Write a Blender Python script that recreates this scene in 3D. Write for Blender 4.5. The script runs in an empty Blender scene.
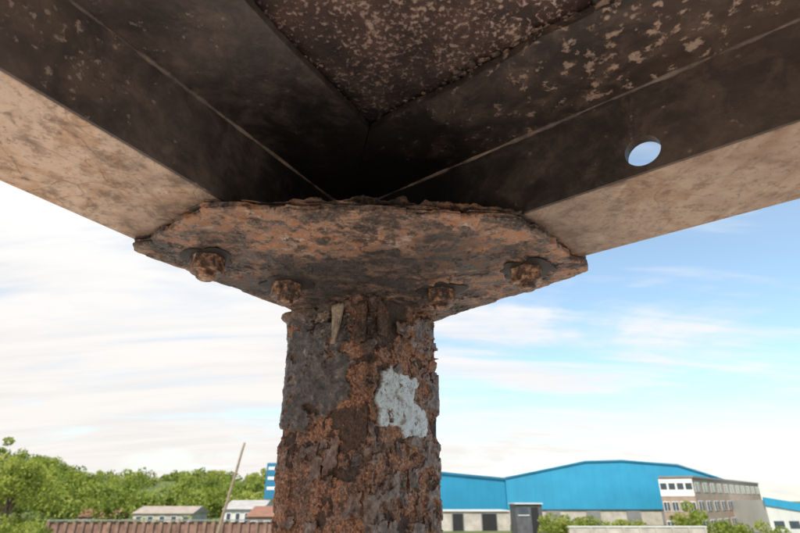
import bpy, bmesh, math, random
import numpy as np
from mathutils import Vector, noise, Matrix
random.seed(7); rng=np.random.default_rng(7)
S=bpy.context.scene
H=0.18; EYE=1.65
def W(x,y,z): return (x*H,y*H,EYE+z*H)

# ---------------- node helpers ----------------
class NT:
    def __init__(s,name):
        m=bpy.data.materials.new(name); m.use_nodes=True; s.m=m; s.t=m.node_tree
        s.b=s.t.nodes['Principled BSDF']; s.out=s.t.nodes['Material Output']
        s.tc=s.t.nodes.new('ShaderNodeTexCoord')
    def n(s,ty,**k):
        nd=s.t.nodes.new(ty)
        for a,b in k.items(): setattr(nd,a,b)
        return nd
    def l(s,a,b): s.t.links.new(a,b)
    def pos(s): return s.tc.outputs['Object']
    def map(s,scale=(1,1,1),rot=(0,0,0),src=None):
        m=s.n('ShaderNodeMapping'); m.inputs['Scale'].default_value=scale; m.inputs['Rotation'].default_value=rot
        s.l(src or s.pos(),m.inputs['Vector']); return m.outputs[0]
    def noise(s,scale,detail=6,rough=.6,dist=0,vec=None):
        n=s.n('ShaderNodeTexNoise'); n.inputs['Scale'].default_value=scale; n.inputs['Detail'].default_value=min(detail,5)
        n.inputs['Roughness'].default_value=rough; n.inputs['Distortion'].default_value=dist
        s.l(vec or s.pos(),n.inputs['Vector']); return n.outputs['Fac']
    def vor(s,scale,feature='F1',vec=None,out='Distance'):
        n=s.n('ShaderNodeTexVoronoi',feature=feature); n.inputs['Scale'].default_value=scale
        s.l(vec or s.pos(),n.inputs['Vector']); return n.outputs[out]
    def ramp(s,fac,stops):
        r=s.n('ShaderNodeValToRGB'); e=r.color_ramp.elements
        while len(e)<len(stops): e.new(.5)
        for i,(p,c) in enumerate(stops):
            e[i].position=p
            if not isinstance(c,(tuple,list)): c=(c,c,c)
            e[i].color=(*c[:3],1)
        s.l(fac,r.inputs[0]); return r.outputs[0]
    def mix(s,f,a,b,mode='MIX'):
        m=s.n('ShaderNodeMix',data_type='RGBA',blend_type=mode)
        for sock,v in ((m.inputs[0],f),(m.inputs[6],a),(m.inputs[7],b)):
            if isinstance(v,(int,float)): sock.default_value=v
            elif isinstance(v,tuple): sock.default_value=(*v[:3],1)
            else: s.l(v,sock)
        return m.outputs[2]
    def math(s,op,a,b=0.0,c=None):
        m=s.n('ShaderNodeMath',operation=op)
        for i,v in enumerate((a,b)+((c,) if c is not None else ())):
            if isinstance(v,(int,float)): m.inputs[i].default_value=v
            else: s.l(v,m.inputs[i])
        return m.outputs[0]
    def attr(s,name):
        a=s.n('ShaderNodeAttribute'); a.attribute_name=name; return a.outputs['Fac']
    def bump(s,h,dist=.001,strength=1,prev=None):
        b=s.n('ShaderNodeBump'); b.inputs['Distance'].default_value=dist; b.inputs['Strength'].default_value=strength
        s.l(h,b.inputs['Height'])
        if prev: s.l(prev,b.inputs['Normal'])
        return b.outputs[0]
    def fin(s,col,rough=.8,normal=None,metal=0,spec=.4):
        if isinstance(col,tuple): s.b.inputs['Base Color'].default_value=(*col[:3],1)
        else: s.l(col,s.b.inputs['Base Color'])
        if isinstance(rough,(int,float)): s.b.inputs['Roughness'].default_value=rough
        else: s.l(rough,s.b.inputs['Roughness'])
        s.b.inputs['Metallic'].default_value=metal
        s.b.inputs['Specular IOR Level'].default_value=spec
        if normal: s.l(normal,s.b.inputs['Normal'])
        return s.m

def mk(name,verts,faces,mat,parent=None,smooth=False,attrs=None):
    me=bpy.data.meshes.new(name); me.from_pydata([tuple(v) for v in verts],[],[tuple(f) for f in faces]); me.update()
    if attrs:
        for k,a in attrs.items():
            at=me.attributes.new(k,'FLOAT','POINT'); at.data.foreach_set('value',np.asarray(a,dtype=np.float32))
    if smooth: me.polygons.foreach_set('use_smooth',[True]*len(me.polygons))
    ob=bpy.data.objects.new(name,me); S.collection.objects.link(ob)
    if mat: me.materials.append(mat)
    if parent: ob.parent=parent
    return ob
def empty(name):
    e=bpy.data.objects.new(name,None); S.collection.objects.link(e); e.empty_display_size=.1; return e

def fbm(p,o=4): return noise.fractal(p,0.9,2.0,o)
def sst(a,b,x):
    t=max(0,min(1,(x-a)/(b-a))); return t*t*(3-2*t)

# ---------------- materials ----------------
def plate_mat():
    N=NT('rusted_flange_steel')
    mid=N.noise(95,5,.72,.2); fine=N.noise(430,4,.7)
    big=N.noise(27,5,.74,.15,N.map((.85,1.1,1),(0,0,-.12)))
    base=N.ramp(big,[(.36,(.025,.018,.016)),(.43,(.075,.044,.034)),(.48,(.19,.105,.070)),(.53,(.33,.20,.145)),(.57,(.36,.145,.055)),(.62,(.30,.19,.145)),(.68,(.54,.39,.31)),(.76,(.32,.12,.04))])
    c=N.mix(N.math('MULTIPLY',N.ramp(mid,[(.42,1),(.49,0)]),.85),base,(.024,.017,.015))
    c=N.mix(N.math('MULTIPLY',N.ramp(fine,[(.55,0),(.66,1)]),.4),c,(.50,.36,.29))
    hgt=N.math('ADD',N.math('MULTIPLY',mid,.0017),N.math('MULTIPLY',fine,.0011))
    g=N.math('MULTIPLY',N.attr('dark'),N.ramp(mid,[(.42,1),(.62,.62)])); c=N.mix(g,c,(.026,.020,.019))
    return N.fin(c,N.ramp(mid,[(.4,.38),(.62,.8)]),N.bump(hgt,1,.8),0,.5)
M_plate=plate_mat()
def post_mat():
    N=NT('rusted_post_steel')
    mid=N.noise(105,5,.72,.3); fine=N.noise(420,5,.75)
    big=N.noise(30,5,.74,.4)
    lay=N.attr('lay'); gl=N.attr('gloss')
    gran=N.ramp(fine,[(.36,(.066,.034,.024)),(.46,(.165,.088,.058)),(.55,(.27,.155,.105)),(.68,(.46,.32,.245))])
    hue=N.ramp(big,[(.36,(.50,.46,.48)),(.46,(.95,.88,.86)),(.54,(1.3,.97,.76)),(.62,(1.05,1.08,1.1)),(.72,(1.4,.88,.55))])
    gran=N.mix(1.0,gran,hue,'MULTIPLY')
    scale=N.ramp(mid,[(.38,(.036,.024,.020)),(.48,(.115,.070,.054)),(.56,(.20,.135,.110)),(.66,(.33,.245,.205))])
    sel=N.math('ADD',lay,N.math('MULTIPLY',N.math('SUBTRACT',mid,.5),.6))
    c=N.mix(N.ramp(sel,[(.76,0),(.84,.9)]),gran,scale)
    c=N.mix(N.ramp(lay,[(.0,1),(.22,.55),(.42,0)]),c,(.018,.012,.010))
    c=N.mix(N.math('MULTIPLY',N.ramp(mid,[(.38,1),(.46,0)]),.65),c,(.025,.016,.014))
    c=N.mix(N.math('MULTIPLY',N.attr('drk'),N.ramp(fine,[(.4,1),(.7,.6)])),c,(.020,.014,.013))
    pc=N.ramp(mid,[(.36,(.018,.013,.012)),(.48,(.058,.040,.035)),(.56,(.100,.072,.063)),(.64,(.19,.14,.12)),(.72,(.38,.31,.27))])
    c=N.mix(gl,c,pc)
    wc=N.ramp(mid,[(.40,(.28,.23,.20)),(.46,(.46,.50,.53)),(.7,(.63,.69,.73))])
    pm=N.math('MULTIPLY',N.attr('paintw'),N.ramp(fine,[(.36,0),(.42,1)]))
    c=N.mix(pm,c,wc)
    c=N.mix(N.math('MULTIPLY',N.attr('dust'),N.ramp(mid,[(.4,.4),(.6,.9)])),c,(.50,.43,.34))
    r=N.mix(gl,N.ramp(sel,[(.72,.85),(.80,.45)]),(.25,.25,.25))
    hgt=N.math('ADD',N.math('MULTIPLY',mid,.0026),N.math('MULTIPLY',fine,.0013))
    return N.fin(c,r,N.bump(hgt,1,.85),0,.6)
M_post=post_mat()
def nutmat():
    N=NT('corroded_bolt_steel'); m=N.noise(150,5,.7)
    c=N.ramp(m,[(.38,(.022,.014,.012)),(.48,(.085,.045,.032)),(.56,(.26,.12,.06)),(.68,(.50,.32,.22))])
    return N.fin(c,.45,N.bump(m,.0016,.7),.1,.6)
M_nut=nutmat()
M_wash=NT('bolt_recess_dark_steel').fin((.020,.014,.012),.6)  # near-black colour paints a dark recess around each nut

def beam_mat(name,tone=1.0,col=(1,1,1)):
    N=NT(name)
    a=N.noise(11,5,.70,.4); b=N.noise(55,5,.78,.2)
    def k(r,g,bb): return (r*tone*col[0],g*tone*col[1],bb*tone*col[2])
    c=N.ramp(a,[(.32,k(.26,.155,.10)),(.42,k(.40,.27,.20)),(.52,k(.50,.365,.28)),(.59,k(.40,.245,.155)),(.66,k(.48,.345,.265)),(.75,k(.34,.20,.12))])
    c=N.mix(N.math('MULTIPLY',N.ramp(b,[(.38,1),(.48,0)]),.5),c,(.17,.095,.06))
    w=N.n('ShaderNodeTexNoise'); w.inputs['Scale'].default_value=14; w.inputs['Detail'].default_value=2
    N.l(N.pos(),w.inputs['Vector'])
    e=N.vor(18,'DISTANCE_TO_EDGE',N.mix(.20,N.pos(),w.outputs['Color'],'ADD'))
    sc=N.math('MULTIPLY',N.ramp(e,[(.0,1),(.020,0)]),N.ramp(a,[(.46,0),(.54,1)]))
    c=N.mix(N.math('MULTIPLY',sc,.6),c,(.13,.08,.06))
    st=N.noise(60,3,.6,.0,N.map((1,.06,1),(0,0,1.05 if tone<1.0 else -.52)))
    c=N.mix(N.math('MULTIPLY',N.ramp(st,[(.60,0),(.66,1)]),.30),c,(.62,.50,.41))
    c=N.mix(N.math('MULTIPLY',N.ramp(st,[(.34,1),(.42,0)]),.35),c,(.22,.11,.06))
    sp=N.ramp(N.noise(230,3,.7),[(.56,0),(.66,1)])
    c=N.mix(N.math('MULTIPLY',sp,.5),c,(.12,.07,.045))
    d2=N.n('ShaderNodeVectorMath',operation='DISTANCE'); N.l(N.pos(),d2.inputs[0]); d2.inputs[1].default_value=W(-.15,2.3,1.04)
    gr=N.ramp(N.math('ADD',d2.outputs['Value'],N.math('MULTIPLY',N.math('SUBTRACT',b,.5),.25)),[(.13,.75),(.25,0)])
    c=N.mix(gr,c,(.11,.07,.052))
    return N.fin(c,.6,N.bump(b,.0018,.6),0,.4)
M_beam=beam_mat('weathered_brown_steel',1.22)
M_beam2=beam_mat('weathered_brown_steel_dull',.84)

def dark_mat(name,base,base2,spec_col,dens,center=None,rad=.2,fs=150,lo=.775,bubs=1):
    N=NT(name)
    a=N.noise(12,5,.68,.5)
    c=N.ramp(a,[(.3,base),(.5,tuple((x+y)/2 for x,y in zip(base,base2))),(.70,base2)])
    sm=N.noise(40,5,.72,.4)
    c=N.mix(N.math('MULTIPLY',N.ramp(sm,[(.46,0),(.68,1)]),.45),c,(.19,.13,.10))
    s1=N.noise(fs,5,.66,.0)
    d=N.n('ShaderNodeVectorMath',operation='DISTANCE'); N.l(N.pos(),d.inputs[0]); d.inputs[1].default_value=center
    f=N.math('SUBTRACT',1.0,N.math('DIVIDE',d.outputs['Value'],rad))
    f=N.math('MAXIMUM',f,-.75)
    th=N.math('ADD',N.math('ADD',s1,N.math('MULTIPLY',sm,dens)),N.math('MULTIPLY',f,.10))
    msk=N.ramp(th,[(lo,0),(lo+.045,1)])
    cc=N.ramp(s1,[(.48,(spec_col[0]*.35,spec_col[1]*.26,spec_col[2]*.22)),(.66,spec_col)])
    c=N.mix(N.math('MULTIPLY',msk,.8),c,cc)
    vo=N.vor(100); bub=N.math('MULTIPLY',N.ramp(vo,[(.10,1),(.2,0)]),N.ramp(sm,[(.52,0),(.58,1)]))
    c=N.mix(N.math('MULTIPLY',bub,.7*bubs),c,spec_col)
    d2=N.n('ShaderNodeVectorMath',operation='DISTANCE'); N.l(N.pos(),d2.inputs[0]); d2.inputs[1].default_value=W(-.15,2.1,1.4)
    soot_shade=N.ramp(N.math('ADD',d2.outputs['Value'],N.math('MULTIPLY',N.math('SUBTRACT',sm,.5),.22)),[(.07,1),(.23,0)])
    c=N.mix(N.math('MULTIPLY',soot_shade,.95),c,(.005,.004,.004))  # corner shade painted into the colour together with soot, blackest at the beam apex
    h=N.math('ADD',N.math('MULTIPLY',msk,.0006),N.math('MULTIPLY',s1,.0010))
    return N.fin(c,N.ramp(a,[(.3,.36),(.7,.65)]),N.bump(h,1,.7),0,.4)
M_web=dark_mat('soot_shade_painted_steel',(.040,.030,.028),(.145,.108,.096),(.36,.27,.23),.25,W(-1.3,.9,1.3),.16)
M_web2=dark_mat('soot_shade_painted_steel_warm',(.024,.017,.015),(.090,.058,.046),(.48,.34,.27),.40,W(.68,1.22,1.42),.13,110,.82)
M_webr=dark_mat('soot_shade_painted_web',(.030,.022,.020),(.090,.063,.053),(.32,.23,.19),.25,W(.62,1.25,1.6),.08,130,.78)
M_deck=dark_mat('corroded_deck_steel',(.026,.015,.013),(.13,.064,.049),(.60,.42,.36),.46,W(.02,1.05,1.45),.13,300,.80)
def simple(name,col,rough=.7,var=.25,scale=2,bumpd=0,metal=0):
    N=NT(name)
    c=N.ramp(N.noise(scale,5,.65),[(.3,tuple(x*(1-var) for x in col)),(.7,tuple(min(1,x*(1+var)) for x in col))])
    nb=N.bump(N.noise(scale*6,4,.6),bumpd,.6) if bumpd else None
    return N.fin(c,rough,nb,metal)
M_bead=simple('worn_weld_steel',(.13,.092,.076),.5,.9,38,.001)
M_black=simple('dark_opening',(.02,.02,.022),.6)

# ---------------- steel structure ----------------
n1=Vector((.866,-.5,0)); n2=Vector((.616,.788,0))
def inter(c1,c2):
    det=n1.x*n2.y-n1.y*n2.x
    return Vector(((c1*n2.y-n1.y*c2)/det,(n1.x*c2-c1*n2.x)/det,0))
dL=Vector((-.5,-.866,0)); dR=Vector((.788,-.616,0))
LI,LO=-1.447,-2.024; RI,RO=1.733,2.268
LEN=7.5
ZB=1.04
def strip(name,side,c0,c1,z0,z1,other0,other1,mat,parent,nseg=120,jag=0):
    vs=[];fs=[]
    d=dL if side=='L' else dR
    def P(c,o): return inter(c,o) if side=='L' else inter(o,c)
    a=P(c0,other0); b=P(c1,other1)
    nn=(n1 if side=='L' else -n2)
    for i in range(nseg+1):
        t=(i/nseg)**1.3*LEN
        p=a+d*t; q=b+d*t
        if jag:
            q=q+nn*(jag*sst(0,.3,t)*(fbm(Vector((t*3.1,c1,0)),5)+1.2*sst(.15,.3,noise.noise(Vector((t*5,3,c1))))))
        for r,z in ((p,z0),(q,z0),(q,z1),(p,z1)): vs.append(W(r.x,r.y,z))
    for i in range(nseg):
        k=i*4
        for j in range(4):
            fs.append((k+j,k+(j+1)%4,k+4+(j+1)%4,k+4+j))
    fs.append((3,2,1,0)); k=nseg*4; fs.append((k,k+1,k+2,k+3))
    ob=mk(name,vs,fs,mat,parent)
    bm=bmesh.new(); bm.from_mesh(ob.data); bmesh.ops.recalc_face_normals(bm,faces=bm.faces); bm.to_mesh(ob.data); bm.free()
    return ob
def bevel(ob,w=.0012,seg=2):
    m=ob.modifiers.new('b','BEVEL'); m.width=w; m.segments=seg; m.limit_method='ANGLE'; m.angle_limit=.7
beamL=empty('steel_beam'); beamR=empty('steel_beam.001')
TH=.035
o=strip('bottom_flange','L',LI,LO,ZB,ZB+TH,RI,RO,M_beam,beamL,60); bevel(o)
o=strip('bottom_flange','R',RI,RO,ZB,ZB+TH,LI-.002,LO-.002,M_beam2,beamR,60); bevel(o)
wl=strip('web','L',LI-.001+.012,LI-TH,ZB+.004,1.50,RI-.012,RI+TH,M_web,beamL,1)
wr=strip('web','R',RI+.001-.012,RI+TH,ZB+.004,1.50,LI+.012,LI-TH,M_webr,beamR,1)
ci=inter(LI,RI); hc=ci+dR*1.45
bm=bmesh.new(); bmesh.ops.create_cone(bm,cap_ends=True,segments=48,radius1=.06*H,radius2=.06*H,depth=.06)
cm=bpy.data.meshes.new('cut'); bm.to_mesh(cm); bm.free(); cut=bpy.data.objects.new('cut',cm); S.collection.objects.link(cut)
cut.matrix_world=Matrix.Translation(W(hc.x,hc.y,1.13))@n2.to_track_quat('Z','Y').to_matrix().to_4x4()
bo=wr.modifiers.new('h','BOOLEAN'); bo.operation='DIFFERENCE'; bo.object=cut; bo.solver='EXACT'
bpy.context.view_layer.update()
dg=bpy.context.evaluated_depsgraph_get(); nm=bpy.data.meshes.new_from_object(wr.evaluated_get(dg)); wr.modifiers.clear(); wr.data=nm
bpy.data.objects.remove(cut); 
def bead(name,side,off,z,r,parent,mat):
    vs=[];fs=[];n=500;m=8
    d=dL if side=='L' else dR; nn=n1 if side=='L' else -n2
    st=ci
    for i in range(n+1):
        t=i/n*LEN; c=st+d*t+nn*(off+.004*noise.noise(Vector((t*6,off,z+2))))
        rr=r*(1+.9*noise.noise(Vector((t*7,off,z)))+.5*noise.noise(Vector((t*30,off,z))))
        for j in range(m):
            a=j/m*2*math.pi
            p=c+nn*(math.cos(a)*rr); vs.append(W(p.x,p.y,z+math.sin(a)*rr))
    for i in range(n):
        for j in range(m):
            fs.append((i*m+j,i*m+(j+1)%m,(i+1)*m+(j+1)%m,(i+1)*m+j))
    mk(name,vs,fs,mat,parent,True)
bead('weld_seam','L',.010,1.398,.009,beamL,M_bead)
bead('weld_seam','R',.010,1.398,.009,beamR,M_bead)
deck=empty('steel_deck')
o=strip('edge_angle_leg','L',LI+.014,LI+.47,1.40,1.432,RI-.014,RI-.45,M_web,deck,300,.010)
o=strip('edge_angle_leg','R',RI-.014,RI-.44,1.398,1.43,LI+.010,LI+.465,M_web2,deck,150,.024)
a=inter(LI+.02,RI-.02)
vs=[];g=2
for z in (1.448,1.49):
    for (u,v) in ((0,0),(LEN,0),(LEN,LEN),(0,LEN)):
        p=a+dL*u+dR*v; vs.append(W(p.x,p.y,z))
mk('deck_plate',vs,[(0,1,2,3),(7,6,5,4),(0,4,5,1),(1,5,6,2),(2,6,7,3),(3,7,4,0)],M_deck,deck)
vs=[];fs=[]
def lump(c,r,seed):
    bm=bmesh.new(); bmesh.ops.create_icosphere(bm,subdivisions=2,radius=1)
    k=len(vs)
    for v in bm.verts:
        p=v.co*(1+.9*noise.noise(v.co*1.7+Vector((seed,0,0))))
        vs.append(W(c.x+p.x*r*1.5,c.y+p.y*r*1.3,c.z+p.z*r*.35))
    for f in bm.faces: fs.append(tuple(k+v.index for v in f.verts))
    bm.free()
for i in range(110):
    t=random.uniform(.05,3.2); p=inter(LI+.47,RI-.44)+dR*t-n2*random.uniform(-.008,.02)
    lump(Vector((p.x,p.y,1.436)),random.uniform(.003,.012),i*3.3)
for i in range(50):
    t=random.uniform(.1,2.5); p=inter(LI+.47,RI-.44)+dL*t+n1*random.uniform(-.01,.02)
    lump(Vector((p.x,p.y,1.44)),random.uniform(.003,.007),i*5.3)
mk('rust_crust',vs,fs,M_plate,deck,True,{'dark':np.ones(len(vs))*.5})

# --------- post ----------
post=empty('rusty_steel_post')
PC=Vector((-.214*H,3.02*H,0)); HALF=.322*H; CR=.006
ang=math.radians(279); fn=[ang-math.pi/4+ i*math.pi/2 for i in range(4)]
def perim():
    out=[]
    L=HALF-CR
    for f in range(4):
        npf=180 if f<2 else 30
        a=fn[f]; nx,ny=math.cos(a),math.sin(a); tx,ty=-ny,nx
        for i in range(npf):
            s=-L+2*L*i/(npf-1); out.append((nx*HALF+tx*s,ny*HALF+ty*s,nx,ny,f,s/HALF))
        nc=16 if f<2 else 5
        for k in range(1,nc):
            b=a+k/nc*math.pi/2
            cx=nx*L+tx*L; cy=ny*L+ty*L
            out.append((cx+math.cos(b)*CR,cy+math.sin(b)*CR,math.cos(b),math.sin(b),f+.5,1))
    return out
per=perim(); NP=len(per)
ZT=EYE+H*1.0
zs=[ZT-.00065*i for i in range(0,385)]
z=zs[-1]
while z>0.25: z-=.012; zs.append(z)
zs.append(0.0)
vs=[];lay=[];gloss=[];pw=[];dust=[];drk=[]
def cellh(p):
    d,pts=noise.voronoi(p)
    c=pts[0]
    return noise.noise(c*5.37+Vector((.3,.7,.1))), d[1]-d[0]
for z in zs:
    zh=(z-EYE)/H; dt=ZT-z
    for (x,y,nx,ny,f,s) in per:
        p=Vector((x,y,z))
        if dt>.252 or f in (2,2.5,3):
            t=fbm(p*32,2)
            vs.append((PC.x+x+nx*.001*t,PC.y+y+ny*.001*t,z)); lay.append(.6+.3*t); gloss.append(0); pw.append(0); dust.append(0); drk.append(0); continue
        t=fbm(p*26,5); t2=fbm(p*75+Vector((4,1,7)),4)
        wv=noise.noise_vector(p*60)*.010+noise.noise_vector(p*200)*.0030
        q=p+wv
        h1,e1=cellh(q*42)
        left=1 if (f in (0,3.5)) else 0
        lv=h1*.9+.75*t+.25*t2
        l1=sst(-.36,-.33,lv); l2=sst(.04,.06,lv); l3=sst(.26,.28,lv+.2*t2)
        L=.10+.44*l1+.26*l2+.20*l3
        if left:
            L=.12+.45*l1+.05*l2+.08*l3
            d=-.0026+.0012*l1+.0004*l2+.0006*l3+.0012*t2+.0008*fbm(p*260,3)
        else:
            d=-.0038+.0014*l1+.0020*l2+.0016*l3+.0006*t2*(1-.4*l2)+.0008*fbm(p*260,3)*(1-.6*l2)
        wl=0
        edge=.34+.05*fbm(Vector((x*40,y*40,0)),3)
        if f==0 or f==3.5:
            sf=s if f==0 else -1
            edge+=.12*max(0,sf+.3)
            wl=sst(edge,edge+.006,zh+.045*t+.02*t2)
            wl*=1-sst(.56,.59,sf+.22*t+.10*h1+.1*t2)
            if t2-.3*t>.46: wl=0
        if wl>0:
            pq=p+noise.noise_vector(p*70)*.006
            dd,_=noise.voronoi(pq*190)
            bl=max(0,.55-dd[0])*sst(-.25,.25,t2+.3*noise.noise(p*300))
            dd2,_=noise.voronoi(Vector((pq.x*90,pq.y*90,pq.z*50)))
            d=d*(1-wl)+wl*(.0010+.0024*bl+.0024*max(0,.5-dd2[0])*sst(-.2,.3,t)+.0009*t2+.0006*fbm(p*280,3))
        w=0
        if f==1 or f==.5:
            sf=s if f==1 else -1
            bx=abs(sf+.27+.05*math.sin(zh*30))/.52; bz=abs(zh-.485)/.150
            rr=max(bx,bz)*.6+.4*math.hypot(bx,bz)+.34*t+.22*t2
            w=1-sst(.96,1.0,rr)
            bx=abs(sf-.18)/.40; bz=abs(zh-.39)/.085
            rr=max(bx,bz)*.5+.5*math.hypot(bx,bz)+.34*t+.22*t2
            w=max(w,1-sst(.93,.97,rr))
            if t2>.42: w=0
        if w>0: d=d*(1-w)+w*(.0001+.0004*noise.noise(p*120)+.0004*fbm(p*300,3))
        if f==.5 or (f==0 and s>.65) or (f==1 and s<-.8):
            d-=.0022*max(0,fbm(p*40+Vector((3,1,1)),4)+.1)*(1-w)
        if f in(3.5,) or (f==0 and s<-.6): d+=.0020*(1-sst(.22,.34,zh))
        lump_=.5+.9*noise.noise(p*60+Vector((9,2,2)))+.4*noise.noise(p*150)
        wb=math.exp(-(dt/.0065)**2)
        d+=.0070*wb*max(0,lump_)+.0024*math.exp(-dt/.018)*(1+1.5*t)
        wl*=1-.8*wb
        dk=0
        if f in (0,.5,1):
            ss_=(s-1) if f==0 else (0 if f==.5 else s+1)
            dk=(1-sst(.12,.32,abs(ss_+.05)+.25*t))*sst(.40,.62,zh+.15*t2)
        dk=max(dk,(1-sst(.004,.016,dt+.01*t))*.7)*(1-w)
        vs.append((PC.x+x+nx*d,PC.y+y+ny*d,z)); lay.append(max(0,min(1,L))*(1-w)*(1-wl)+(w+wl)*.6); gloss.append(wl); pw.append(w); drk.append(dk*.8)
        dust.append(0)
fs=[]
for i in range(len(zs)-1):
    for j in range(NP):
        fs.append((i*NP+j,(i+1)*NP+j,(i+1)*NP+(j+1)%NP,i*NP+(j+1)%NP))
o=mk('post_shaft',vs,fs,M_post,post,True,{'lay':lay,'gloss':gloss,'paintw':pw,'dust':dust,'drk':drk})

vs=[];fs=[];lay=[];tt=[];du=[]
def flake(face,s,zh,w,h,curl,off=.002,seed=0,sq=0,dust=0,taper=0):
    a=fn[face]; nx,ny=math.cos(a),math.sin(a); tx,ty=-ny,nx
    k=len(vs); n=13
    for side in (0,1):
        for i in range(n):
            for j in range(n):
                u=(i/(n-1)-.5)*2; v=(j/(n-1)-.5)*2
                an=math.atan2(v,u); jg=.8+.45*noise.noise(Vector((math.cos(an)*1.5+seed,math.sin(an)*1.5,seed)))+.2*noise.noise(Vector((math.cos(an)*5+seed,math.sin(an)*5,seed)))
                if sq: jg=1+.12*(jg-.8)
                uu=s*HALF+u*w*jg*(1-taper*(1-v)/2); vv=EYE+zh*H+v*h*jg
                d=off+curl*((1-v)/2)**2+.0012*noise.noise(Vector((u*2,v*2,seed*2)))-side*(.0012 if not sq else .003)
                q=PC+Vector((nx,ny,0))*(HALF+d)+Vector((tx,ty,0))*uu
                vs.append((q.x,q.y,vv)); lay.append((.85 if side==0 else .2) if not sq else .5); tt.append(.75 if sq and not dust else 0); du.append(dust)
    m=n*n
    for i in range(n-1):
        for j in range(n-1):
            q=[k+i*n+j,k+(i+1)*n+j,k+(i+1)*n+j+1,k+i*n+j+1]; fs.append(q); fs.append([x+m for x in q[::-1]])
    ring=[i*n for i in range(n)]+[(n-1)*n+j for j in range(1,n)]+[i*n+n-1 for i in range(n-2,-1,-1)]+[j for j in range(n-2,0,-1)]
    for x in range(len(ring)):
        p,q=ring[x],ring[(x+1)%len(ring)]; fs.append((k+p,k+p+m,k+q+m,k+q))
flake(1,-.80,.87,.006,.016,.002,.003,1.3,1)
flake(0,.80,.85,.006,.020,.003,.003,7.3,1)
flake(1,-.2,.86,.012,.010,.004,.001,11.3)
flake(0,.30,.865,.0075,.020,.004,.006,5.1,1,.85,.75)
flake(0,-.05,.93,.010,.007,.003,.004,8.1,0,.45)
for i in range(30):
    fc=random.choice((0,1,1,1)); zz=random.uniform(-.2,.95) if fc==1 else random.uniform(-.2,.26)
    ss=random.uniform(-.85,.85)
    if fc==1 and .24<zz<.68 and ss<.70: continue
    flake(fc,ss,zz,random.uniform(.003,.010),random.uniform(.004,.012),random.uniform(.001,.0042),random.uniform(-.001,.0004),i*2.1)
z0=np.zeros(len(vs)); mk('rust_flakes',vs,fs,M_post,post,True,{'lay':lay,'gloss':z0,'paintw':z0,'dust':du,'drk':tt})

# --------- flange plate -----------
poly=[(-1.170,2.06),(-1.150,2.0),(-1.06,1.965),(-1.03,1.925),(-.74,1.69),(-.64,1.685),(-.30,1.70),(.10,1.735),(.47,1.785),(.55,1.85),(.80,2.155),(.87,2.19),(.90,2.30),(.87,2.345),(.36,2.88),(-.19,3.52),(-.66,2.80)]
PCN=Vector((-.15,2.5,0))
def outline(poly,n,jag,seed,chip=0):
    P=[Vector((*p,0)) for p in poly]; seg=[(P[(i+1)%len(P)]-P[i]).length for i in range(len(P))]; T=sum(seg); out=[]
    i=0;acc=0
    for k in range(n):
        d=k/n*T
        while d>acc+seg[i]: acc+=seg[i]; i+=1
        p=P[i].lerp(P[(i+1)%len(P)],(d-acc)/seg[i])
        out.append(p)
    for _ in range(2): out=[(out[j-1]+out[j]*2+out[(j+1)%n])/4 for j in range(n)]
    res=[]
    for p in out:
        dr=(p-PCN).normalized()
        j=jag*fbm(p*9+Vector((seed,0,0)),5)
        c=noise.noise(p*7+Vector((0,seed,0)))
        if chip and c>.2: j-=chip*(sst(.2,.26,c))
        res.append(p+dr*j)
    return res
def plate(name,poly,z0,z1,jag,seed,chip,nr,na,disp,parent,mat,dk=.0):
    out=outline(poly,na,jag,seed,chip)
    vs=[];fs=[];dark=[]
    def dz(p):
        q=p*H
        wv=noise.noise_vector(q*60)*.012+noise.noise_vector(q*200)*.003
        h,e=cellh((q+wv)*38+Vector((seed,0,0)))
        t=fbm(q*40+Vector((3,seed,1)),5)
        lv=h*.8+.9*t
        d=disp*(.8*sst(.10,.12,lv)+.8*sst(.36,.38,lv)+.20*t)+disp*.35*fbm(q*260,3)
        return d, lv
    for r in range(nr+1):
        f=(r+.0001)/nr; f=f**.8
        for p in out:
            q=PCN.lerp(p,f)
            d,lv=dz(q)
            e=sst(.99,1.0,f)
            rim=sst(.95,.975,f)*(1-e)
            vs.append(W(q.x,q.y,z0-(d*(1-.6*rim)+rim*.0004)/H+e*.004))
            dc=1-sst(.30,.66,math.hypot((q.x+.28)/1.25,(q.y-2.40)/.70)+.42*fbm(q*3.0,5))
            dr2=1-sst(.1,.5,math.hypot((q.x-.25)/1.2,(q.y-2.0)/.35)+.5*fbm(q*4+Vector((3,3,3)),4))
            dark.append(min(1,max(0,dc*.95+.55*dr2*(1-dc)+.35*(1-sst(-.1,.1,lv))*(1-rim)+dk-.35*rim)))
    n=na
    for r in range(nr):
        for j in range(n):
            fs.append((r*n+j,r*n+(j+1)%n,(r+1)*n+(j+1)%n,(r+1)*n+j))
    base=nr*n; prev=base
    for t in (.15,.5,.85,1.0):
        k=len(vs)
        for p in out:
            dr=(p-PCN).normalized()
            o=.009*fbm(Vector((p.x*9,p.y*9,t*5+seed)),4)-(.008 if t==1 else 0)
            q=p+dr*o; vs.append(W(q.x,q.y,z0+.006+(z1-z0-.006)*t)); dark.append(.45 if t==.5 else .1)
        for j in range(n): fs.append((prev+j,prev+(j+1)%n,k+(j+1)%n,k+j))
        prev=k
    fs.append(tuple(prev+j for j in range(n)))
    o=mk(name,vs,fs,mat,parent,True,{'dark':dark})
    o.data.set_sharp_from_angle(angle=.9)
    return o
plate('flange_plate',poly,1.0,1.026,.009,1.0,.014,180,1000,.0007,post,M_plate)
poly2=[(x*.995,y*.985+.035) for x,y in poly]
plate('pack_rust_layer',poly2,1.029,1.0392,.018,8.0,.035,6,700,.0002,post,M_plate,.5)

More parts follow.
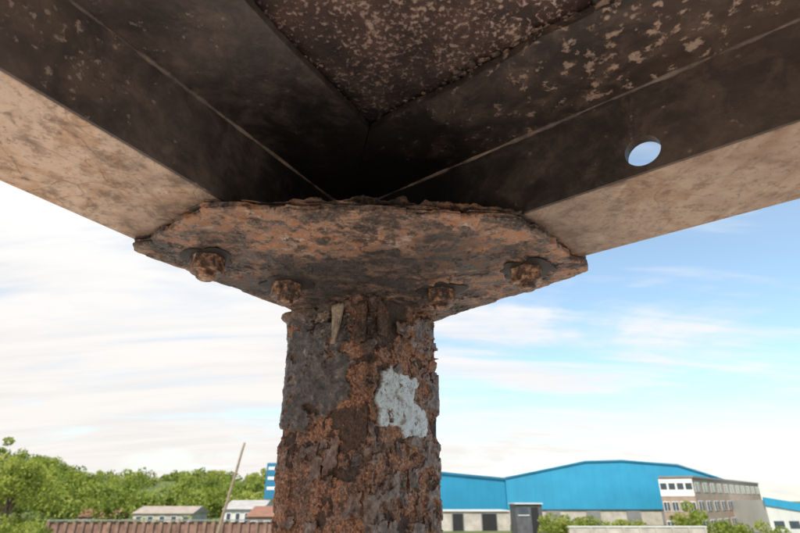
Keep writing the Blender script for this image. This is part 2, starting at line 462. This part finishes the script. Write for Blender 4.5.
vs=[];fs=[]
n=260
for i in range(n+1):
    t=i/n; x=-.42+t*.90; y=1.705+.080*t
    j=.016*fbm(Vector((t*14,4,0)),5); lift=.040*math.sin(math.pi*t)*(.6+1.0*fbm(Vector((t*8,1,0)),4))
    th=.007+.006*noise.noise(Vector((t*24,0,0)))
    vs+= [W(x,y+j-.008,1.034+lift),W(x,y+.11,1.040+lift*.3),W(x,y+.11,1.044+lift*.3),W(x,y+j-.006,1.034+lift+th)]
for i in range(n):
    k=i*4
    for j in range(4): fs.append((k+j,k+(j+1)%4,k+4+(j+1)%4,k+4+j))
mk('delaminated_scale',vs,fs,M_plate,post,False,{'dark':np.ones(len(vs))*.5})

def nut(x,y,rot,seed):
    def build(spec,name,mat):
        vs=[];fs=[];ks=[]
        for (fn_r,z,ns) in spec:
            ks.append(len(vs))
            for i in range(72):
                a=i/72*2*math.pi; r=fn_r(a)
                p=Vector((math.cos(a)*r,math.sin(a)*r,z))
                g=1+ns*noise.noise(Vector((p.x*14,p.y*14,z*20+seed)))
                vs.append(W(x+p.x*g,y+p.y*g,z+.003*noise.noise(Vector((p.x*18+seed,p.y*18,z*9)))))
        for a,b in zip(ks,ks[1:]):
            for j in range(72): fs.append((a+j,a+(j+1)%72,b+(j+1)%72,b+j))
        fs.append(tuple(ks[-1]+j for j in range(72)))
        o=mk(name,vs,fs,mat,post,True); o.data.set_sharp_from_angle(angle=.45)
    ap=.068
    def hexr(sc=1,cap=1.13):
        def f(a):
            b=((a-rot)%(math.pi/3))-math.pi/6
            return min(ap/math.cos(b),ap*cap)*sc
        return f
    build([(lambda a:.118,1.004,.45),(lambda a:.114,.992,.45),(lambda a:.100,.9895,.3)],'bolt_washer',M_wash)
    build([(hexr(1.03),.992,.03),(hexr(1),.985,.03),(hexr(1),.934,.03),(hexr(1,1.0),.922,.03),(lambda a:.046,.921,.03),(lambda a:.041,.918,.03),(lambda a:.040,.898,.03),(lambda a:.033,.892,.03)],'bolt_nut',M_nut)
for i,(x,y) in enumerate([(-.865,2.125),(-.575,2.44),(.215,2.53),(.595,2.25)]): nut(x,y,i*.7+.2,i*4.4)

for q in (ci+dL*LEN, ci+dR*LEN):
    leg=empty('steel_post'); vs=[];hw=.3
    for z in (-EYE/H,1.03):
        for a in (0,1,2,3):
            b=fn[a]+math.pi/4; vs.append(W(q.x+math.cos(b)*.44,q.y+math.sin(b)*.44,z))
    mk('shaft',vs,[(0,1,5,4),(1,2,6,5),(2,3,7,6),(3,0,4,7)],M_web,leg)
    vs=[];r=.75
    for z in (1.025,1.038):
        for a in range(6): vs.append(W(q.x+math.cos(a*math.pi/3)*r,q.y+math.sin(a*math.pi/3)*r,z))
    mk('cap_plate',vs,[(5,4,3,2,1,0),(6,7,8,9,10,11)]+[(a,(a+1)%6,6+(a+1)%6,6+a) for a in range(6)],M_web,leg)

# ---------------- terrain ----------------
GL=-3.4
def gz(x,y):
    r=math.hypot(x,y)
    z=GL*sst(13,30,r)
    hill=(1-sst(-60,-8,x))
    z+=12*hill*sst(105,230,y)
    z+=10*sst(300,900,y)*(1-sst(-150,60,x))
    if r>60: z+=.3*noise.noise(Vector((x*.03,y*.03,0)))
    return z
vs=[(0,0,0)];fs=[];ns=180;rs=[.6*1.085**i for i in range(105)]
for r in rs:
    for j in range(ns):
        a=j/ns*2*math.pi; x,y=r*math.cos(a),r*math.sin(a); vs.append((x,y,gz(x,y)))
for j in range(ns): fs.append((0,1+j,1+(j+1)%ns))
for i in range(len(rs)-1):
    for j in range(ns):
        fs.append((1+i*ns+j,1+(i+1)*ns+j,1+(i+1)*ns+(j+1)%ns,1+i*ns+(j+1)%ns))
N=NT('ground_concrete_and_grass')
dd=N.n('ShaderNodeVectorMath',operation='LENGTH'); N.l(N.pos(),dd.inputs[0])
con=N.ramp(N.noise(1.2,5,.65),[(.3,(.48,.42,.35)),(.7,(.62,.56,.48))])
gra=N.ramp(N.noise(.15,5,.7),[(.3,(.07,.10,.025)),(.55,(.11,.14,.04)),(.75,(.22,.19,.11))])
c=N.mix(N.ramp(N.math('DIVIDE',dd.outputs['Value'],100),[(.42,0),(.5,1)]),con,gra)
Mg=N.fin(c,.9)
mk('ground',vs,fs,Mg,None,True)

# ---------------- background buildings ----------------
K=.001754
def X(px,Y): return (px-400)*K*Y
def Z(py,Y): return EYE+(500-py)*.00165*Y
def clad(name,col,scale=1.6,dark=.8,amt=.1):
    N=NT(name)
    s=N.n('ShaderNodeSeparateXYZ'); N.l(N.pos(),s.inputs[0])
    u=N.math('ADD',s.outputs[0],N.math('MULTIPLY',s.outputs[1],.5))
    rib=N.math('FRACT',N.math('MULTIPLY',u,scale))
    rm=N.ramp(rib,[(.0,0),(.12,1),(.88,1),(1,0)])
    c=N.ramp(N.noise(.12,5,.7),[(.3,tuple(x*.88 for x in col)),(.7,tuple(min(1,x*1.12) for x in col))])
    c=N.mix(N.math('MULTIPLY',N.math('SUBTRACT',1.0,rm),amt),c,tuple(x*dark*.6 for x in col))
    return N.fin(c,.5)
M_blue=clad('blue_cladding',(.035,.29,.48),.5)
M_blued=clad('blue_fascia',(.025,.18,.32),.2)
M_bwhite=clad('white_cladding',(.62,.62,.60),.5)
M_brick=simple('buff_brick',(.36,.27,.21),.85,.2,1.5)
M_conc=simple('pale_concrete',(.46,.42,.37),.85,.25,.8)
M_glass=simple('window_glass',(.06,.08,.10),.15,.2,1)
M_frame=simple('white_window_frame',(.75,.75,.73),.5,.05,1)
M_roof=simple('grey_roofing',(.22,.22,.23),.7,.2,.6)
M_tile=simple('tile_roof',(.28,.14,.09),.8,.2,1)
def prism(name,front,depthvec,mat,parent):
    n=len(front); vs=[tuple(p) for p in front]+[tuple(Vector(p)+Vector(depthvec)) for p in front]
    fs=[tuple(range(n)),tuple(range(2*n-1,n-1,-1))]+[(i,n+i,n+(i+1)%n,(i+1)%n) for i in range(n)]
    return mk(name,vs,fs,mat,parent)
def box(name,x0,x1,y0,y1,z0,z1,mat,parent): 
    return prism(name,[(x0,y0,z0),(x1,y0,z0),(x1,y0,z1),(x0,y0,z1)],(0,y1-y0,0),mat,parent)
wh=empty('blue_warehouse')
Yw=130
prof=[(507,477.5),(590,461),(628,460),(684,464.5),(722,477),(757,491)]
zb=Z(509,Yw)
prism('main_hall',[(X(507,Yw),Yw,zb)]+[(X(757,Yw),Yw,zb)]+[(X(a,Yw),Yw,Z(b,Yw)) for a,b in prof[::-1]],(6,60,0),M_blue,wh)
box('plinth_wall',X(508,Yw),X(756,Yw),Yw+.4,Yw+59,GL-1,zb,M_conc,wh)
prism('roof_fascia',[(X(a,Yw),Yw-.25,Z(b,Yw)+.05) for a,b in prof]+[(X(a,Yw),Yw-.25,Z(b,Yw)-.35) for a,b in prof[::-1]],(0,.2,0),M_blued,wh)
a0=Vector((X(395,118),118,0)); a1=Vector((X(507,Yw)-.05,Yw+.3,0))
zt0=Z(468,118); zt1=Z(478.5,Yw)
prism('wing',[(a0.x,a0.y,zb-.2),(a1.x,a1.y,zb-.2),(a1.x,a1.y,zt1),(a0.x,a0.y,zt0)],(0,30,0),M_blue,wh)
prism('wing_fascia',[(a0.x,a0.y-.3,zt0-.4),(a1.x,a1.y-.3,zt1-.4),(a1.x,a1.y-.3,zt1+.1),(a0.x,a0.y-.3,zt0+.1)],(0,.25,0),M_blued,wh)
prism('wing_base',[(a0.x,a0.y+.3,GL-1),(a1.x,a1.y+.3,GL-1),(a1.x,a1.y+.3,zb-.2),(a0.x,a0.y+.3,zb-.2)],(0,28,0),M_conc,wh)
for px in (545,585,625,660):
    box('loading_door',X(px,Yw),X(px+14,Yw),Yw+.1,Yw+.38,GL,zb-.3,M_roof,wh)
an=empty('loading_annex'); Ya=104
box('walls',X(436,Ya),X(508,Ya),Ya,Ya+10,GL-.5,Z(511,Ya),M_conc,an)
box('roof_edge',X(435,Ya),X(509,Ya),Ya-.3,Ya+10.3,Z(511,Ya),Z(509.8,Ya),M_bwhite,an)
for px,w in ((452,10),(481,14)):
    box('doorway_frame',X(px-1,Ya),X(px+w+1,Ya),Ya-.12,Ya-.01,GL,Z(512,Ya),M_roof,an)
    box('doorway',X(px,Ya),X(px+w,Ya),Ya-.2,Ya-.125,GL,Z(513,Ya),M_black,an)
tb=empty('site_cabin'); Yb=92
M_cab=simple('dark_cabin',(.10,.10,.11),.6,.3,1)
box('body',X(515,Yb),X(541,Yb),Yb,Yb+5,GL,Z(504,Yb),M_cab,tb)
box('window',X(518,Yb),X(527,Yb),Yb-.08,Yb-.01,Z(514,Yb),Z(507,Yb),M_glass,tb)
box('door',X(530,Yb),X(537,Yb),Yb-.08,Yb-.01,GL,Z(507,Yb),M_black,tb)
box('window_sill',X(517,Yb),X(528,Yb),Yb-.12,Yb-.01,Z(515,Yb),Z(514.2,Yb),M_frame,tb)
box('roof',X(514,Yb),X(542,Yb),Yb-.3,Yb+5.3,Z(504,Yb),Z(502.8,Yb),M_bwhite,tb)
of=empty('brick_office')
c0=Vector((X(662,90),90,0)); c1=Vector((X(696,88),88,0)); c2=Vector((X(762,126),126,0)); c3=Vector((c0.x*1.36,c0.y*1.34,0)); c4=Vector((c2.x-6,127,0))
ztop=Z(478,88)
def wallprism(name,p,q,z0,z1,t,mat,par,out=0):
    d=(q-p).normalized(); nn=Vector((d.y,-d.x,0))
    p2=p+nn*out; q2=q+nn*out
    return prism(name,[(p2.x,p2.y,z0),(q2.x,q2.y,z0),(q2.x,q2.y,z1),(p2.x,p2.y,z1)],tuple(-nn*t),mat,par)
prism('walls',[(c.x,c.y,GL-1) for c in (c0,c1,c2,c4,c3)],(0,0,ztop-GL+1),M_brick,of)
prism('flat_roof',[(c.x,c.y,ztop+.01) for c in (c0+Vector((0,-.2,0)),c1+Vector((.2,-.2,0)),c2+Vector((.2,0,0)),c4,c3)],(0,0,.3),M_roof,of)
def winrow(p,q,n,z0,z1,frac=.7):
    for i in range(n):
        a=p.lerp(q,(i+(1-frac)/2)/n); b=p.lerp(q,(i+1-(1-frac)/2)/n)
        wallprism('window_frame',a,b,z0-.1,z1+.1,.05,M_frame,of,.06)
        wallprism('window',a.lerp(b,.06),a.lerp(b,.94),z0,z1,.05,M_glass,of,.10)
        wallprism('mullion',a.lerp(b,.47),a.lerp(b,.53),z0,z1,.04,M_frame,of,.12)
hh=(ztop-GL)/3
wallprism('white_panel',c0,c1,GL+hh*2+.1,ztop-.15,.05,M_frame,of,.05)
for k in range(3):
    z0=GL+hh*k+.8
    if k<2: winrow(c0,c1,4,z0,z0+1.2,.8)
    else:
        for i in range(4):
            a=c0.lerp(c1,(i+.12)/4); b=c0.lerp(c1,(i+.88)/4); wallprism('window',a,b,z0+.3,z0+1.2,.05,M_glass,of,.10)
    winrow(c1,c2,11,z0,z0+1.3,.62)
sh=empty('blue_shed'); Ys=95
prism('walls',[(X(764,Ys),Ys,GL),(X(840,Ys),Ys,GL),(X(840,Ys),Ys,Z(512,Ys)),(X(764,Ys),Ys,Z(500,Ys))],(0,25,0),M_bwhite,sh)
prism('fascia',[(X(763,Ys),Ys-.2,Z(505,Ys)),(X(841,Ys),Ys-.2,Z(518,Ys)),(X(841,Ys),Ys-.2,Z(510,Ys)),(X(763,Ys),Ys-.2,Z(497,Ys))],(0,.18,0),M_blue,sh)
for i in range(4):
    box('window',X(768+i*15,Ys),X(778+i*15,Ys),Ys-.06,Ys-.01,Z(527,Ys),Z(520,Ys),M_glass,sh)
lw=empty('concrete_boundary_wall'); Yl=66
box('wall',X(566,Yl),X(700,Yl),Yl,Yl+.4,GL-.3,Z(526,Yl),M_conc,lw)
box('coping',X(565,Yl),X(701,Yl),Yl-.08,Yl+.48,Z(526,Yl),Z(524.8,Yl),M_bwhite,lw)
for px in range(570,700,16): box('pier',X(px,Yl),X(px+2,Yl),Yl-.12,Yl-.01,GL-.3,Z(526.3,Yl),M_conc,lw)
def house(name,px0,px1,Y,pyE,pyR,mat,dep=10,roofm=M_roof,nw=4):
    e=empty(name); x0,x1=X(px0,Y),X(px1,Y); ze,zr=Z(pyE,Y),Z(pyR,Y); g=min(gz(x0,Y),gz(x1,Y))-.5
    box('walls',x0,x1,Y,Y+dep,g,ze,mat,e)
    prism('roof',[(x0-.3,Y-.4,ze+.01),(x0-.3,Y+dep+.4,ze+.01),(x0-.3,Y+dep/2,zr)],(x1-x0+.6,0,0),roofm,e)
    w=(x1-x0)/nw
    for i in range(nw):
        a=x0+w*(i+.3); b=x0+w*(i+.7); zz=ze-.5
        box('window_frame',a-.08,b+.08,Y-.05,Y-.01,zz-1.28,zz+.08,M_frame,e)
        box('window',a,b,Y-.09,Y-.055,zz-1.2,zz,M_glass,e)
house('rendered_house',136,194,112,513,506,M_conc,9,simple('warm_roof',(.36,.30,.25),.8,.2,1),5)
house('grey_workshop',226,262,80,509,500,M_bwhite,8,simple('pale_roof',(.42,.40,.38),.7,.2,1),4)
house('brick_house',250,300,70,516,506,M_brick,8,M_tile,4)
for i,(p0,p1) in enumerate(((78,100),(104,116))):
    house('brick_house',p0,p1,125,516+i,509,M_brick,8,M_tile,3)
fe=empty('rusty_sheet_fence'); vs=[];fs=[];Yf=60;x=X(52,Yf);pts=[]
while x<X(285,Yf):
    for dx,dy in ((0,0),(.35,0),(.45,.22),(.8,.22)): pts.append((x+dx,Yf+dy))
    x+=.9
for (x,y) in pts: vs+=[(x,y,GL-.4),(x,y,Z(521,Yf)+.1*noise.noise(Vector((x*.3,0,0))))]
for i in range(len(pts)-1): fs.append((2*i,2*i+2,2*i+3,2*i+1))
mk('sheets',vs,fs,simple('rusty_sheet',(.22,.13,.10),.8,.5,1.2),fe)
box('cap_rail',pts[0][0],pts[-1][0],Yf-.05,Yf+.27,Z(521,Yf)+.12,Z(521,Yf)+.22,M_roof,fe)
pl=empty('wooden_pole')
vs=[];fs=[];m=12;n=14
b=Vector((-13.1,40,GL-.2)); t=Vector((X(238,40),40,Z(442,40)))
for i in range(n+1):
    c=b.lerp(t,i/n); r=.14-.06*i/n
    for j in range(m):
        a=j/m*2*math.pi; vs.append((c.x+math.cos(a)*r+.03*noise.noise(c),c.y+math.sin(a)*r,c.z))
for i in range(n):
    for j in range(m): fs.append((i*m+j,i*m+(j+1)%m,(i+1)*m+(j+1)%m,(i+1)*m+j))
fs.append(tuple(n*m+j for j in range(m)))
mk('pole_shaft',vs,fs,simple('weathered_wood',(.24,.19,.13),.85,.3,6,.01),pl,True)
ps=empty('pylon_sign'); Yp=100
x0,x1=X(264,Yp),X(278,Yp)
box('pillar_a',x0,x0+.25,Yp,Yp+.3,GL,Z(462,Yp),M_frame,ps); box('pillar_b',x1-.25,x1,Yp,Yp+.3,GL,Z(462,Yp),M_frame,ps)
box('panel',x0-.02,x1+.02,Yp-.12,Yp-.01,Z(499,Yp),Z(463,Yp),M_blued,ps)
for i in range(3):
    zt=Z(467+i*10,Yp); box('panel_stripe',x0+.3,x1-.3,Yp-.16,Yp-.125,zt-.5,zt,M_frame,ps)

# ---------------- vegetation ----------------
def leafmat(name,a,b,cc):
    N=NT(name); at=N.attr('rnd')
    c=N.ramp(at,[(0,a),(.5,b),(1,cc)])
    N.fin(c,.6,None,0,.25)
    tr=N.n('ShaderNodeBsdfTranslucent'); N.l(N.mix(1.0,c,(1.2,1.2,.6),'MULTIPLY'),tr.inputs[0])
    mx=N.n('ShaderNodeMixShader'); mx.inputs[0].default_value=.45
    N.l(N.b.outputs[0],mx.inputs[1]); N.l(tr.outputs[0],mx.inputs[2]); N.l(mx.outputs[0],N.out.inputs[0]); return N.m
M_leaf=leafmat('foliage',(.12,.16,.035),(.26,.32,.06),(.42,.44,.12))
M_bark=simple('bark',(.12,.09,.07),.9,.3,5,.02)
def leaves(clumps,per,size):
    V=[];R=[]
    for (cx,cy,cz,r,sh) in clumps:
        n=per
        d=rng.normal(size=(n,3)); d/=np.linalg.norm(d,axis=1)[:,None]
        rad=r*rng.uniform(.45,1.08,size=(n,1))**.6
        c=np.array([cx,cy,cz])+d*rad*np.array([1,1,.8])
        u=rng.normal(size=(n,3)); u/=np.linalg.norm(u,axis=1)[:,None]
        w=np.cross(u,rng.normal(size=(n,3))); w/=np.linalg.norm(w,axis=1)[:,None]
        s=size*rng.uniform(.5,1.3,size=(n,1))
        q=np.stack([c-u*s,c-w*s*.6,c+u*s,c+w*s*.6],axis=1); V.append(q.reshape(-1,3))
        R.append(np.repeat(np.clip(sh+rng.normal(size=n)*.18,0,1),4))
    V=np.concatenate(V); R=np.concatenate(R); n=len(V)//4
    return V,np.arange(n*4).reshape(-1,4),R
def fast(name,V,F,mat,R,parent=None):
    me=bpy.data.meshes.new(name); me.vertices.add(len(V)); me.vertices.foreach_set('co',V.astype(np.float32).ravel())
    me.loops.add(F.size); me.loops.foreach_set('vertex_index',F.astype(np.int32).ravel())
    me.polygons.add(len(F)); me.polygons.foreach_set('loop_start',np.arange(len(F),dtype=np.int32)*4)
    me.update(calc_edges=True); me.validate()
    at=me.attributes.new('rnd','FLOAT','POINT'); at.data.foreach_set('value',R.astype(np.float32))
    o=bpy.data.objects.new(name,me); S.collection.objects.link(o); me.materials.append(mat)
    if parent: o.parent=parent
    return o
cl=[]
def topline(px):
    xs=[-60,0,35,60,100,150,220,290,400,500]; ys=[440,443,448,460,464,465,465,469,478,486]
    return float(np.interp(px,xs,ys))
for i in range(330):
    Y=random.uniform(118,245); px=random.uniform(-80,345)
    x=X(px,Y); g=gz(x,Y)
    zt=Z(topline(px)+random.uniform(-2,7)+(245-Y)*.16,Y)
    zt=min(zt,g+16)
    if zt<g+3: zt=g+random.uniform(3,5)
    sh=random.uniform(.1,.8); r=random.uniform(2.2,4.2)
    for k in range(6):
        rr=r*random.uniform(.45,.75)
        cl.append((x+random.uniform(-1,1)*r*.8,Y+random.uniform(-1,1)*r*.8,zt-rr-random.uniform(0,1)**.8*r*1.2,rr,sh+random.uniform(-.15,.15)))
V,F,R=leaves(cl,60,.42); fast('distant_trees',V,F,M_leaf,R)
cl=[]
for i in range(80):
    Y=random.uniform(66,100); px=random.uniform(30,300); x=X(px,Y); r=random.uniform(.8,1.6)
    cl.append((x,Y,gz(x,Y)+r*random.uniform(.5,1.3),r,random.uniform(.2,.8)))
V,F,R=leaves(cl,160,.2); fast('shrubs',V,F,M_leaf,R)
cl=[]
for c,w,top,Y,n in ((560,14,507,84,14),(585,18,512,80,12),(625,30,514,82,20),(690,16,499,80,16),(720,22,514,80,16),(770,8,515,78,5),(548,6,514,84,5)):
    for i in range(n):
        px=random.gauss(c,w*.5); x=X(px,Y); r=random.uniform(.7,1.3); zt=Z(top+abs(px-c)*.35+random.uniform(0,3),Y)
        z=random.uniform(GL,zt-r*.8) if zt-r>GL else GL
        cl.append((x,Y+random.uniform(-2,2),z,r,random.uniform(.25,.85)))
V,F,R=leaves(cl,200,.17); fast('hedge',V,F,M_leaf,R)
def tree(x,y,top,crown,name='tree'):
    e=empty(name); g=gz(x,y); vs=[];fs=[]
    def limb(p,q,r0,r1,m=8,n=6):
        k=len(vs); 
        for i in range(n+1):
            c=p.lerp(q,i/n)+Vector((noise.noise(p+q*i*.3),noise.noise(q*1.3+p*i*.2),0))*.12; r=r0+(r1-r0)*i/n
            for j in range(m):
                a=j/m*2*math.pi; vs.append((c.x+math.cos(a)*r,c.y+math.sin(a)*r,c.z))
        for i in range(n):
            for j in range(m): fs.append((k+i*m+j,k+i*m+(j+1)%m,k+(i+1)*m+(j+1)%m,k+(i+1)*m+j))
    base=Vector((x,y,g-.2)); mid=Vector((x+.2,y,g+(top-g)*.4)); limb(base,mid,.25,.16)
    cl=[]
    for i in range(26):
        a=random.uniform(0,6.28); rr=crown*random.uniform(.2,.95); zz=random.uniform(g+(top-g)*.25,top-.6)
        if zz>g+(top-g)*.75: rr*=.6
        q=Vector((x+math.cos(a)*rr,y+math.sin(a)*rr,zz)); limb(mid.lerp(Vector((x,y,zz)),.4),q,.09,.02)
        for k in range(3):
            o=Vector((random.gauss(0,.45),random.gauss(0,.45),random.gauss(0,.4))); cl.append((q.x+o.x,q.y+o.y,q.z+o.z,random.uniform(.35,.75),random.uniform(.2,.9)))
    mk('trunk',vs,fs,M_bark,e,True)
    V,F,R=leaves(cl,150,.10); fast('crown',V,F,M_leaf,R,e)
tree(X(8,36),36,Z(456,36),2.8)
tree(X(-30,40),40,Z(442,40),3.2)

# ---------------- sun, sky ----------------
sd=Vector((-.30,-.95,0)).normalized(); el=math.radians(50)
tosun=Vector((sd.x*math.cos(el),sd.y*math.cos(el),math.sin(el)))
L=bpy.data.lights.new('sun','SUN'); L.energy=5; L.angle=math.radians(.5); L.color=(1,.93,.83)
lo=bpy.data.objects.new('sun',L); S.collection.objects.link(lo); lo.rotation_euler=tosun.to_track_quat('Z','Y').to_euler()
w=bpy.data.worlds.new('World'); S.world=w; w.use_nodes=True; T=w.node_tree; T.nodes.clear()
N=NT.__new__(NT); N.t=T; N.m=None; N.tc=T.nodes.new('ShaderNodeTexCoord')
N.pos=lambda: N.tc.outputs['Generated']
sky=N.n('ShaderNodeTexSky',sky_type='NISHITA'); sky.sun_disc=False; sky.sun_elevation=el; sky.sun_rotation=math.atan2(sd.x,sd.y)
sky.air_density=1.0; sky.dust_density=.6; sky.ozone_density=1.5
sp=N.n('ShaderNodeSeparateXYZ'); N.l(N.pos(),sp.inputs[0])
zz=N.math('ADD',N.math('MAXIMUM',sp.outputs[2],0),.16)
cx=N.n('ShaderNodeCombineXYZ'); N.l(N.math('DIVIDE',sp.outputs[0],zz),cx.inputs[0]); N.l(N.math('DIVIDE',sp.outputs[1],zz),cx.inputs[1])
v=N.map((1.0,1.7,1),(0,0,.35),cx.outputs[0])
c1=N.noise(.9,5,.58,.5,v)
v2=N.map((.5,2.6,1),(0,0,-.5),cx.outputs[0]); c2=N.noise(1.1,5,.60,1.0,v2)
cc=N.math('ADD',N.math('MULTIPLY',c1,.6),N.math('MULTIPLY',c2,.4))
leftb=N.math('MULTIPLY',sp.outputs[0],-.17)
lowb=N.math('MULTIPLY',N.math('SUBTRACT',.40,sp.outputs[2]),.16)
cc=N.math('ADD',N.math('ADD',cc,leftb),lowb)
mask=N.ramp(cc,[(.42,.16),(.47,.40),(.53,.82),(.60,1)])
ccol=N.ramp(c2,[(.38,(8.3,8.4,8.6)),(.58,(10.2,10.1,10.0))])
warm=N.ramp(sp.outputs[2],[(0,(9.4,8.6,7.9)),(.2,(9.7,9.1,8.6)),(.4,(9.9,9.9,10))])
ccol=N.mix(.5,ccol,warm)
skc=N.mix(1.0,sky.outputs[0],(2.15,2.45,2.3),'MULTIPLY')
fc=N.mix(mask,skc,ccol)
bg=N.n('ShaderNodeBackground'); bg.inputs['Strength'].default_value=.10; N.l(fc,bg.inputs[0])
wo=N.n('ShaderNodeOutputWorld'); N.l(bg.outputs[0],wo.inputs[0])

# ---------------- camera ----------------
cam=bpy.data.cameras.new('camera'); co=bpy.data.objects.new('camera',cam); S.collection.objects.link(co); S.camera=co
co.location=(0,0,EYE); co.rotation_euler=(math.radians(90+24.18),0,0)
cam.sensor_width=36; cam.lens=23.4; cam.clip_start=.02; cam.clip_end=6000
cam.dof.use_dof=True; cam.dof.focus_distance=.47; cam.dof.aperture_fstop=14
S.view_settings.view_transform='Standard'; S.view_settings.look='None'; S.view_settings.exposure=0
